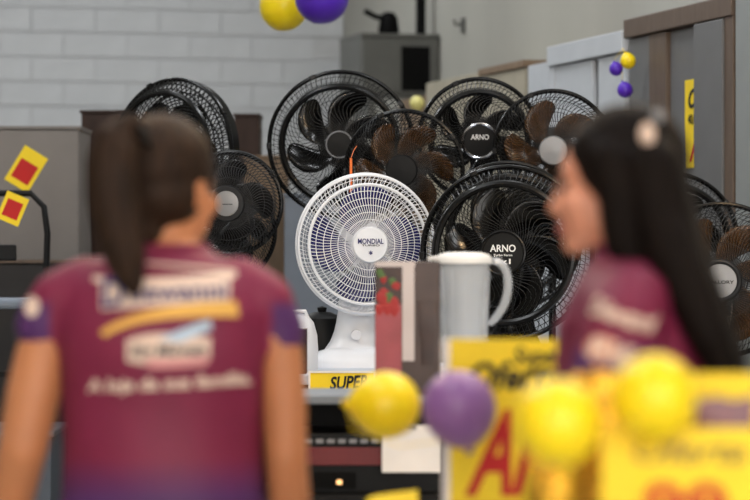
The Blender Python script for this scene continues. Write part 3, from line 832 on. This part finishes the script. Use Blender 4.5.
# grey metal box with a motor on the plaster wall
e = empty('metal_cabinet', ROOM @ Vector((0, -2.27, P(0, 95, 15.8).z)), 'grey metal wall box with dark opening and a small machine on top', 'cabinet', rz=ANG)
hb = P(0, 38, 15.8).z - P(0, 95, 15.8).z
MB().box((-0.46, 0, 0), (-0.005, 0.5, hb)).build('body', 'metalgrey', e, bevel=0.01, smooth=False)
MB().box((-0.45, -0.012, 0.015), (-0.245, 0.002, hb - 0.015)).build('door', 'metalgrey', e, bevel=0.004, smooth=False)
MB().box((-0.225, -0.004, 0.02), (-0.06, 0.002, hb - 0.05)).build('opening', 'dark', e, smooth=False)  # flat dark plate paints the shade inside the box's opening
MB().box((-0.46, -0.01, hb), (-0.005, 0.5, hb + 0.02)).build('lid', 'metalgrey', e, smooth=False)
MB().lathe([(0.055, 0), (0.06, 0.03), (0.05, 0.1), (0.03, 0.13), (0, 0.135)], 20, (-0.26, 0.15, hb + 0.02)).build('motor', 'dark', e)
MB().tube([(-0.26, 0.15, hb + 0.12), (-0.34, 0.12, hb + 0.12), (-0.41, 0.1, hb + 0.15)], 0.016, 10).build('lever', 'dark', e)
MB().tube([(-0.08, 0.12, hb + 0.01), (-0.08, 0.12, hb + 0.34)], 0.028, 14).build('conduit', 'dark', e)
MB().box((-0.40, 0.05, -0.16), (-0.36, 0.45, 0.0)).build('bracket', 'metalgrey', e, smooth=False)
MB().tube([(-0.38, 0.25, -0.14), (-0.03, 0.25, -0.3)], 0.015, 8).build('strut', 'metalgrey', e)
# small hook on the plaster wall
yy = ly(464, 0.0)
e = empty('wall_hook', ROOM @ Vector((0, yy, P(0, 14, 14.6).z)), 'small dark hook fixed high on the plaster wall', 'hook', rz=ANG)
MB().box((-0.012, -0.03, -0.04), (0, 0.03, 0.04)).build('plate', 'metalgrey', e, smooth=False)
MB().tube([(-0.01, 0, 0.01), (-0.05, 0, 0.0), (-0.055, 0, 0.03)], 0.008, 8).build('prong', 'metalgrey', e)

# ------------------------------------------------------------------ furniture at the back left


def cabinet(name, pa, pb, ytop, d, dep, label, m, doors=1, cat='cabinet', xa=None, knobs=True):
    a = P(pa, ytop, d); b = P(pb, ytop, d); h = a.z
    if xa is not None: a.x = xa
    w_ = b.x - a.x
    e = empty(name, (a.x, d, 0), label, cat)
    MB().box((0, 0.02, 0), (w_, dep, h)).build('body', m, e, smooth=False)
    MB().box((-0.005, -0.005, h), (w_ + 0.005, dep, h + 0.012)).build('top_board', m, e, smooth=False)
    for i in range(doors):
        x_0 = w_ * i / doors + 0.003; x_1 = w_ * (i + 1) / doors - 0.003
        q = MB().box((x_0, 0, 0.07), (x_1, 0.02, h - 0.006)).build('door', m, e, bevel=0.002, smooth=False)
        if knobs: MB().tube([(x_1 - 0.03, 0, h * 0.5), (x_1 - 0.03, -0.02, h * 0.5), (x_1 - 0.03, -0.02, h * 0.5 + 0.1), (x_1 - 0.03, 0, h * 0.5 + 0.1)], 0.005, 8).build('handle', 'blackm', q)
    return e


cabinet('wardrobe', 0, 79, 129, 11.5, 0.5, 'plain grey wardrobe at the left edge with a tilted price tag', 'greyboard', 1, 'wardrobe', xa=-2.3, knobs=False)
cabinet('cabinet', 81, 128, 113, 12.1, 0.45, 'dark brown tall cabinet next to the grey wardrobe', 'darkwood', 1)
cabinet('bookcase', 234, 259, 116, 13.2, 0.35, 'narrow dark brown bookcase against the block wall', 'darkwood', 1, 'bookcase')
cabinet('cabinet', 244, 287, 158, 12.6, 0.3, 'tan wood cabinet in front of the narrow dark bookcase', 'tanwood', 1)
cabinet('refrigerator', 284, 340, 196, 12.0, 0.5, 'pale blue-grey refrigerator behind the white fan', 'appl', 1, 'refrigerator')
sb = cabinet('sideboard', -30, 118, 263, 10.9, 0.5, 'low dark sideboard with brown top in front of the grey wardrobe', 'darkgrey', 2, 'sideboard')
for ch in sb.children:
    if ch.name.startswith('top_board'): ch.data.materials[0] = M['brownwood']
q = P(26, 169, 11.49)
s = card('price_tag', 27 * 11.5 / FPX, 40 * 11.5 / FPX, T(q.x, 11.497, q.z) @ FACE @ RZ(-0.55), label='tilted yellow and red price tag on the grey wardrobe', cat='tag', group='price tags')
MB().box((-0.04, -0.055, 0), (0.04, 0.03, 0.001)).build('red_field', 'redink', s, smooth=False)
# plinth, chair and tag at the left edge
e = empty('plinth', (P(-20, 0, 10).x, 10.2, 0), 'blue-grey display plinth under the black chair', 'plinth')
MB().box((-0.26, -0.26, 0), (0.26, 0.26, 0.75)).build('body', 'plinthm', e, bevel=0.005, smooth=False)
MB().box((-0.27, -0.27, 0.75), (0.27, 0.27, 0.77)).build('top_board', 'racktop', e, bevel=0.004, smooth=False)
e = empty('chair', (P(-12, 0, 10).x, 10.2, 0.77), 'black tubular chair with blue-grey seat on the display plinth, left edge', 'chair')
for sx in (-1, 1):
    MB().tube([(sx * 0.16, -0.18, 0), (sx * 0.16, -0.17, 0.43)], 0.012, 8).build('leg', 'blackm', e)
    MB().tube([(sx * 0.16, 0.18, 0), (sx * 0.16, 0.16, 0.43)], 0.012, 8).build('leg', 'blackm', e)
MB().tube([(-0.16, 0.16, 0.43), (-0.165, 0.2, 0.7), (-0.15, 0.22, 0.8), (-0.10, 0.225, 0.85), (0.10, 0.225, 0.85), (0.15, 0.22, 0.8), (0.165, 0.2, 0.7), (0.16, 0.16, 0.43)], 0.012, 8).build('back_frame', 'blackm', e)
MB().box((-0.145, 0.195, 0.60), (0.05, 0.21, 0.66)).build('backrest', 'blackm', e, bevel=0.006, smooth=False)
MB().box((-0.18, -0.19, 0.43), (0.18, 0.18, 0.465)).build('seat', 'seatm', e, bevel=0.012, smooth=False)
MB().box((-0.16, -0.012, 0.18), (0.16, 0.012, 0.2)).build('stretcher', 'blackm', e, smooth=False)
q = P(7, 208, 10.2)
s = card('price_tag', 24 * 10.2 / FPX, 30 * 10.2 / FPX, T(q.x, 10.36, q.z) @ FACE @ RZ(-0.4), label='yellow and red price tag clipped to the black chair back', cat='tag', group='price tags')
MB().box((-0.03, -0.035, 0), (0.03, 0.03, 0.001)).build('red_field', 'redink', s, smooth=False)

# ------------------------------------------------------------------ people


def hand(mb, wrist, dirv, side, palm_n):
    """relaxed hand: palm with five slightly curled fingers; dirv = pointing direction, palm_n = palm normal"""
    dv = Vector(dirv).normalized(); n = Vector(palm_n).normalized(); a = dv.cross(n).normalized(); w0 = Vector(wrist)
    for k in (-1.3, -0.4, 0.5, 1.3):
        p = w0 + a * k * 0.017
        mb.chain([(*(w0 + a * k * 0.009), 0.017), (*(p + dv * 0.085), 0.0135)], seg=10)
    for k, ln in ((-1.5, 0.062), (-0.5, 0.075), (0.5, 0.079), (1.5, 0.07)):
        p = w0 + a * k * 0.0195 + dv * 0.09
        mb.chain([(*p, 0.0088), (*(p + dv * ln * 0.45 + n * 0.008), 0.0082), (*(p + dv * ln * 0.78 + n * 0.022), 0.0076), (*(p + dv * ln * 0.95 + n * 0.036), 0.0068)], seg=8)
    p = w0 + a * 0.026 + dv * 0.03
    mb.chain([(*p, 0.012), (*(p + a * 0.022 + dv * 0.03 + n * 0.008), 0.010), (*(p + a * 0.028 + dv * 0.058 + n * 0.018), 0.0085)], seg=8)


TORSO = [(0.80, .150, .105), (0.88, .168, .118), (0.95, .162, .112), (1.03, .146, .100), (1.10, .143, .099), (1.18, .147, .104), (1.25, .153, .110), (1.31, .160, .103), (1.355, .150, .082), (1.39, .105, .066), (1.42, .062, .055)]


def make_person(loc, rz, label, skin, hairmat, head_o, head_rot, head_s, arms, hair_fn, torso_k=1.0, shirt_text=None, shirtmat='shirt'):
    e = empty('person', loc, label, 'person', rz=rz)
    HM = T(*head_o) @ head_rot @ Matrix.Scale(head_s, 4)
    b = MB()
    b.rings([(0, 0, z, rx * 0.94, ry * 0.94) for z, rx, ry in TORSO])
    # neck and head
    nb_ = HM @ Vector((0, -0.012, -0.05))
    b.chain([(0, -0.005, 1.38, 0.056), (nb_.x * 0.5, (nb_.y - 0.005) * 0.5, 1.415, 0.05), (nb_.x, nb_.y, nb_.z, 0.049)], seg=18)
    b.ell((0, -0.012, 0.03), (0.073, 0.092, 0.085), HM)
    b.ell((0, 0.028, -0.04), (0.054, 0.058, 0.062), HM)
    b.ell((0, 0.062, -0.086), (0.026, 0.024, 0.02), HM)
    b.ell((0, 0.055, 0.022), (0.05, 0.03, 0.03), HM)
    b.chain([(0, 0.082, 0.008, 0.007), (0, 0.091, -0.02, 0.009), (0, 0.096, -0.031, 0.0105)], HM, 10)
    for s in (-1, 1):
        b.ell((s * 0.011, 0.090, -0.036), (0.008, 0.009, 0.007), HM, 12, 8)
        b.ell((s * 0.036, 0.060, -0.022), (0.022, 0.022, 0.02), HM)
        b.ell((s * 0.074, -0.012, -0.008), (0.009, 0.019, 0.032), HM @ Matrix.Rotation(s * -0.15, 4, 'Z'), 14, 10)
    # arms
    for si, arm in arms.items():
        b.chain(arm['pts'], seg=18)
        wv = Vector(arm['pts'][-1][:3]); pv = Vector(arm['pts'][-2][:3])
        hand(b, wv, (wv - pv), si, arm.get('palm', (-si, 0.2, 0)))
    # hips to ankles
    for s in (-1, 1):
        b.chain([(s * 0.085, 0, 0.82, 0.085), (s * 0.088, 0.005, 0.62, 0.075), (s * 0.09, 0.01, 0.45, 0.055), (s * 0.09, -0.005, 0.3, 0.052), (s * 0.09, -0.01, 0.08, 0.036)], seg=16)
    body = obj('body', remesh(b, 0.0062, 5), skin, e)
    # eyes, brows and mouth
    for s in (-1, 1):
        MB().ell((s * 0.031, 0.0775, -0.0), (0.0115, 0.008, 0.0065), HM).build('eye', 'eye', body)
        MB().chain([(s * 0.018, 0.086, 0.02, 0.003), (s * 0.034, 0.0815, 0.024, 0.0032), (s * 0.048, 0.072, 0.02, 0.0024)], HM, 8).build('eyebrow', hairmat, body)
    MB().ell((0, 0.084, -0.0595), (0.02, 0.009, 0.0055), HM).ell((0, 0.083, -0.067), (0.017, 0.009, 0.006), HM).build('mouth', 'lip', body)
    # shirt: torso and short sleeves, one cloth surface
    c = MB()
    rows = [(0, 0, 0.86, .178, .128)] + [(0, 0, z, rx * torso_k + .012, ry + .012) for z, rx, ry in TORSO if z > 0.87 and z < 1.40] + [(0, 0, 1.405, .082, .064), (0, 0, 1.418, .07, .06)]
    c.rings(rows, 36)
    for si, arm in arms.items():
        c.chain(arm['sleeve'], seg=20)
    sme = remesh(c, 0.007, 8)
    for v in sme.vertices:        # soft folds
        v.co.y += 0.0028 * math.sin(34 * v.co.z + 9 * v.co.x) * (1 if v.co.z < 1.3 else 0.3)
    shirt = obj('shirt', sme, shirtmat, e)
    MB().ring(0.068, 0.006, 0, 40, 8).xf(T(0, 0, 1.414) @ Matrix.Diagonal((1, 0.9, 1, 1))).build('collar', shirtmat, shirt)
    # trousers and shoes
    t = MB(); t.rings([(0, 0, 0.76, .15, .108), (0, 0, 0.84, .172, .122), (0, 0, 0.92, .172, .122)], 30)
    for s in (-1, 1):
        t.chain([(s * 0.085, 0, 0.82, 0.092), (s * 0.088, 0.005, 0.62, 0.083), (s * 0.09, 0.01, 0.45, 0.064), (s * 0.09, -0.005, 0.3, 0.06), (s * 0.09, -0.01, 0.1, 0.052)], seg=18)
    obj('trousers', remesh(t, 0.009, 6), 'jeans', e)
    for s in (-1, 1):
        f = MB(); f.rings([(s * 0.095, 0.045, 0.0, .045, .125), (s * 0.095, 0.045, 0.03, .046, .125), (s * 0.093, 0.02, 0.06, .042, .09), (s * 0.09, -0.02, 0.1, .04, .05)], 20)
        obj('shoe', remesh(f, 0.008, 5), 'shoe', e)
    hair_fn(e, HM, hairmat)
    if shirt_text: shirt_text(shirt, BVHTree.FromPolygons([v.co for v in sme.vertices], [p.vertices for p in sme.polygons]))
    return e


def drape(me, bvh, f_pos, f_dir, off=0.003):
    """lay a flat drawing (XY) on the cloth: f_pos(x, y) gives the ray origin"""
    bm = bmesh.new(); bm.from_mesh(me)
    for v in bm.verts:
        o_ = f_pos(v.co.x, v.co.y); hit = bvh.ray_cast(o_, f_dir)
        p = hit[0] if hit[0] is not None else o_ + f_dir * 0.9
        v.co = p - f_dir * (off + v.co.z)
    bm.to_mesh(me); bm.free(); return me


S1 = 4.4 / FPX           # metres per pixel at the ponytailed woman
X1 = (163 - 375) * S1


def back_text(shirt, bvh):
    def at(px, py): return ((px - 163) * S1, CAM_Z - (py - 250) * S1)
    fd = Vector((0, 1, 0))

    def put(me, m, cx, cy, rot, off):
        ca, sa = math.cos(rot), math.sin(rot); x0_, z0_ = at(cx, cy)
        obj('lettering', drape(me, bvh, lambda x, y: Vector((x0_ + x * ca - y * sa, -1, z0_ + x * sa + y * ca)), fd, off), m, shirt, smooth=False)

    def strip(name, top, bot, m, off, n=24):
        vs = []
        for k in range(n + 1):
            t_ = k / n
            for row in range(5):
                w_ = row / 4
                pa = [a + (b_ - a) * w_ for a, b_ in zip(curve(bot, t_), curve(top, t_))]
                x_, z_ = at(*pa); vs.append((x_, z_, 0))
        fs = [(k * 5 + r, (k + 1) * 5 + r, (k + 1) * 5 + r + 1, k * 5 + r + 1) for k in range(n) for r in range(4)]
        me = MB().add(vs, fs).mesh(name)
        obj(name, drape(me, bvh, lambda x, y: Vector((x, -1, y)), fd, off), m, shirt)

    def curve(pts, t_):
        a, b_, c = pts; q = 1 - t_
        return (q * q * a[0] + 2 * q * t_ * b_[0] + t_ * t_ * c[0], q * q * a[1] + 2 * q * t_ * b_[1] + t_ * t_ * c[1])
    strip('logo_plate', ((105, 279), (165, 283), (233, 275)), ((107, 309), (165, 304), (232, 300)), 'creamink', 0.002)
    strip('logo_roof', ((97, 275), (160, 281), (238, 270)), ((97, 281), (160, 286), (238, 277)), 'creamink', 0.002)
    strip('logo_roof', ((150, 262), (190, 264), (238, 270)), ((150, 264), (190, 267), (238, 273)), 'creamink', 0.002)
    strip('logo_swoosh', ((106, 330), (145, 301), (239, 300)), ((111, 335), (150, 311), (242, 316)), 'yellowink', 0.0025)
    put(text_mesh('D', 0.062, 0.03, 0.0, 0.0004, 0.034), 'navyink', 119, 293, 0.0, 0.004)
    put(text_mesh('ilewanni', 0.036, 0.02, 0.0, 0.0004, 0.145), 'navyink', 183, 291, 0.02, 0.004)
    strip('logo_patch', ((133, 338), (160, 325), (215, 336)), ((133, 358), (160, 367), (214, 358)), 'creamink', 0.002)
    strip('logo_streak', ((165, 336), (190, 325), (214, 318)), ((186, 340), (200, 333), (216, 327)), 'blueink', 0.003)
    strip('logo_bar', ((150, 356), (180, 357), (216, 353)), ((156, 365), (180, 365), (211, 362)), 'pinkink', 0.0034)
    put(text_mesh('Rig Móveis', 0.026, 0.02, 0.2, 0.0004, 0.115), 'greyink', 174, 348, 0.02, 0.004)
    put(text_mesh('A loja da sua família.', 0.0265, 0.035, 0.15, 0.0004, 0.253), 'creamink', 173, 380, 0.045, 0.003)
    # sleeve badge
    fd2 = Vector((0, 1, 0))
    x0_, z0_ = at(35, 306)
    me = MB().lathe([(0.0, 0.0), (0.012, 0.0), (0.016, 0.0)], 20).mesh('sleeve_badge')
    obj('sleeve_badge', drape(me, bvh, lambda x, y: Vector((x0_ + x * 0.8, -1, z0_ + y)), fd2, 0.003), 'creamink', shirt)


def ponytail(e, HM, hm):
    c = MB()
    c.ell((0, -0.021, 0.037), (0.081, 0.096, 0.089), HM)
    c.ell((0, -0.035, -0.012), (0.077, 0.073, 0.06), HM)
    c.chain([(-0.02, -0.08, -0.03, 0.035), (0.0, -0.06, -0.075, 0.028)], HM)
    cap = obj('hair', remesh(c, 0.0065, 4), hm, e)
    # high tail in body space, falling behind the left side of the head
    k = Vector(((138 - 163) * S1, -0.10, CAM_Z + (250 - 138) * S1))
    rows = []
    for px, py, wpx, y in ((150, 136, 12, -0.085), (136, 132, 17, -0.105), (125, 144, 22, -0.12), (120, 166, 24, -0.128), (121, 198, 24, -0.13), (127, 230, 23, -0.128), (133, 258, 20, -0.128), (139, 280, 13, -0.13), (143, 294, 5, -0.132)):
        rows.append(((px - 163) * S1, y, CAM_Z + (250 - py) * S1, wpx * S1))
    pts = [Vector(r[:3]) for r in rows]
    vs = []; fs = []; seg = 30; sub = 5; allp = []
    for i in range(len(pts) - 1):
        for q in range(sub):
            t_ = q / sub; allp.append((pts[i].lerp(pts[i + 1], t_), rows[i][3] * (1 - t_) + rows[i + 1][3] * t_))
    allp.append((pts[-1], rows[-1][3]))
    for i, (p, r) in enumerate(allp):
        tn = (allp[min(i + 1, len(allp) - 1)][0] - allp[max(i - 1, 0)][0]).normalized()
        a = tn.cross(Vector((0, -1, 0))).normalized(); b_ = Vector((0, -1, 0))
        for j in range(seg):
            an = 2 * PI * j / seg; rr = r * (1 + 0.09 * math.sin(j * 2.6) + 0.05 * math.sin(j * 5.1 + i * 0.1))
            vs.append(p + a * rr * math.cos(an) + b_ * rr * 0.72 * math.sin(an))
    for i in range(len(allp) - 1):
        for j in range(seg): fs.append((i * seg + j, i * seg + (j + 1) % seg, (i + 1) * seg + (j + 1) % seg, (i + 1) * seg + j))
    fs.append(tuple(range(seg))[::-1]); fs.append(tuple((len(allp) - 1) * seg + j for j in range(seg)))
    tail = MB().add(vs, fs).build('ponytail', hm, e, subd=1)
    MB().ring(0.019, 0.006, 0, 24, 8).xf(T(rows[0][0] - 0.002, -0.09, rows[0][2]) @ Matrix.Rotation(1.2, 4, 'Y')).build('hair_tie', 'blackm', tail)


def A(px, py, y=0.0): return ((px - 163) * S1, y, CAM_Z - (py - 250) * S1)


armsL = {
    -1: dict(pts=[(*A(66, 300, 0.0), 0.045), (*A(43, 345, 0.0), 0.0395), (*A(34, 395, -0.01), 0.0435), (*A(24, 448, -0.015), 0.039), (*A(8, 500, 0.03), 0.037), (*A(-16, 580, 0.09), 0.025)],
             sleeve=[(*A(88, 292), 0.056), (*A(62, 302), 0.052), (*A(46, 320), 0.046), (*A(43, 327), 0.0445)], palm=(1, 0.2, 0)),
    1: dict(pts=[(*A(260, 302), 0.045), (*A(280, 350), 0.036), (*A(284, 400), 0.036), (*A(286, 455), 0.034), (*A(289, 500, 0.02), 0.034), (*A(291, 590, 0.08), 0.024)],
            sleeve=[(*A(238, 292), 0.056), (*A(262, 304), 0.052), (*A(277, 328), 0.043), (*A(279, 336), 0.041)], palm=(-1, 0.2, 0)),
}
make_person((X1, 4.4, 0), 0.0, 'woman with brown ponytail seen from behind in a lettered wine-red shirt', 'skin1', 'hair1',
            ((168 - 163) * S1, 0.02, 1.505), RZ(-0.5) @ RX(-0.05), 0.95, armsL, ponytail, 1.0, back_text)

S2 = 3.9 / FPX
X2 = (641 - 375) * S2


def sleeve_text(shirt, bvh):
    fd = Vector((1, 0, 0))

    def put(me, m, px, py, rot, off, name='lettering'):
        y0_ = -(px - 648) * S2; z0_ = CAM_Z - (py - 250) * S2; ca, sa = math.cos(rot), math.sin(rot)
        obj(name, drape(me, bvh, lambda x, y: Vector((-1, y0_ - (x * ca - y * sa), z0_ + x * sa + y * ca)), fd, off), m, shirt, smooth=False)
    put(text_mesh('Dilewanni', 0.034, 0.025, 0.1, 0.0004, 0.088), 'creamink', 648, 312, -0.3, 0.004)
    put(text_mesh('Rig', 0.036, 0.03, 0.1, 0.0004, 0.06), 'creamink', 640, 345, -0.1, 0.004)


def longhair(e, HM, hm):
    c = MB()
    c.ell((0, -0.021, 0.037), (0.082, 0.097, 0.09), HM)
    c.ell((0, -0.045, -0.02), (0.082, 0.068, 0.075), HM)
    inv = HM.inverted()
    def Hq(px, py, x=0.0): return (x, -(px - 648) * S2, CAM_Z - (py - 250) * S2)
    # broad sheet of hair down the back, and locks over the near side
    for x in (-0.1, -0.065, -0.03, 0.0):
        c.chain([(x * .6, -.02, 1.52, .045), (x * .8, -.045, 1.44, .040), (x, -.072, 1.37, .034), (x * 1.1, -.098, 1.31, .03), (x * 1.1, -.122, 1.26, .026), (x, -.136, 1.215, .012)])
    c.chain([(-.07, -.015, 1.50, .032), (-.095, -.05, 1.42, .038), (-.12, -.08, 1.35, .036), (-.128, -.108, 1.29, .03), (-.12, -.125, 1.235, .014)])
    for x in (-0.068, 0.068):
        c.chain([(*Hq(622, 160, x), 0.026), (*Hq(634, 200, x), 0.033), (*Hq(640, 240, x), 0.034), (*Hq(652, 275, x), 0.028)])
        c.chain([(*Hq(600, 143, x * 0.62), 0.022), (*Hq(612, 158, x * 0.95), 0.02), (*Hq(620, 190, x), 0.02)])
    me = remesh(c, 0.0065, 5)
    h = obj('hair', me, hm, e)
    q = Hq(661, 137, -0.083)
    MB().ell(q, (0.008, 0.011, 0.016)).build('hair_clip', 'creamink', h)
    q = Hq(669, 118, -0.05)
    MB().ell(q, (0.008, 0.009, 0.009)).build('hair_clip', 'greyknob', h)


def B(px, py, x): return (x, -(px - 648) * S2, CAM_Z - (py - 250) * S2)


armsR = {
    -1: dict(pts=[(*B(648, 308, -0.15), 0.045), (*B(635, 350, -0.195), 0.042), (*B(622, 400, -0.2), 0.037), (*B(618, 440, -0.2), 0.036), (*B(600, 520, -0.19), 0.034), (*B(575, 610, -0.17), 0.024)],
             sleeve=[(*B(650, 302, -0.135), 0.055), (*B(643, 322, -0.165), 0.055), (*B(636, 350, -0.182), 0.053), (*B(631, 378, -0.192), 0.05)], palm=(1, 0.2, 0)),
    1: dict(pts=[(*B(648, 308, 0.15), 0.045), (*B(638, 350, 0.19), 0.042), (*B(625, 440, 0.2), 0.036), (*B(605, 520, 0.19), 0.034), (*B(575, 610, 0.17), 0.024)],
            sleeve=[(*B(650, 302, 0.135), 0.055), (*B(642, 315, 0.172), 0.06), (*B(638, 345, 0.183), 0.054)], palm=(-1, 0.2, 0)),
}
make_person((X2, 3.9, 0), math.radians(78), 'woman with long dark hair in profile, wearing a wine-red shirt', 'skin2', 'hair2',
            (0.0, -(622 - 648) * S2, 1.499), RX(-0.04), 0.9, armsR, longhair, 0.95, sleeve_text, 'shirt2')
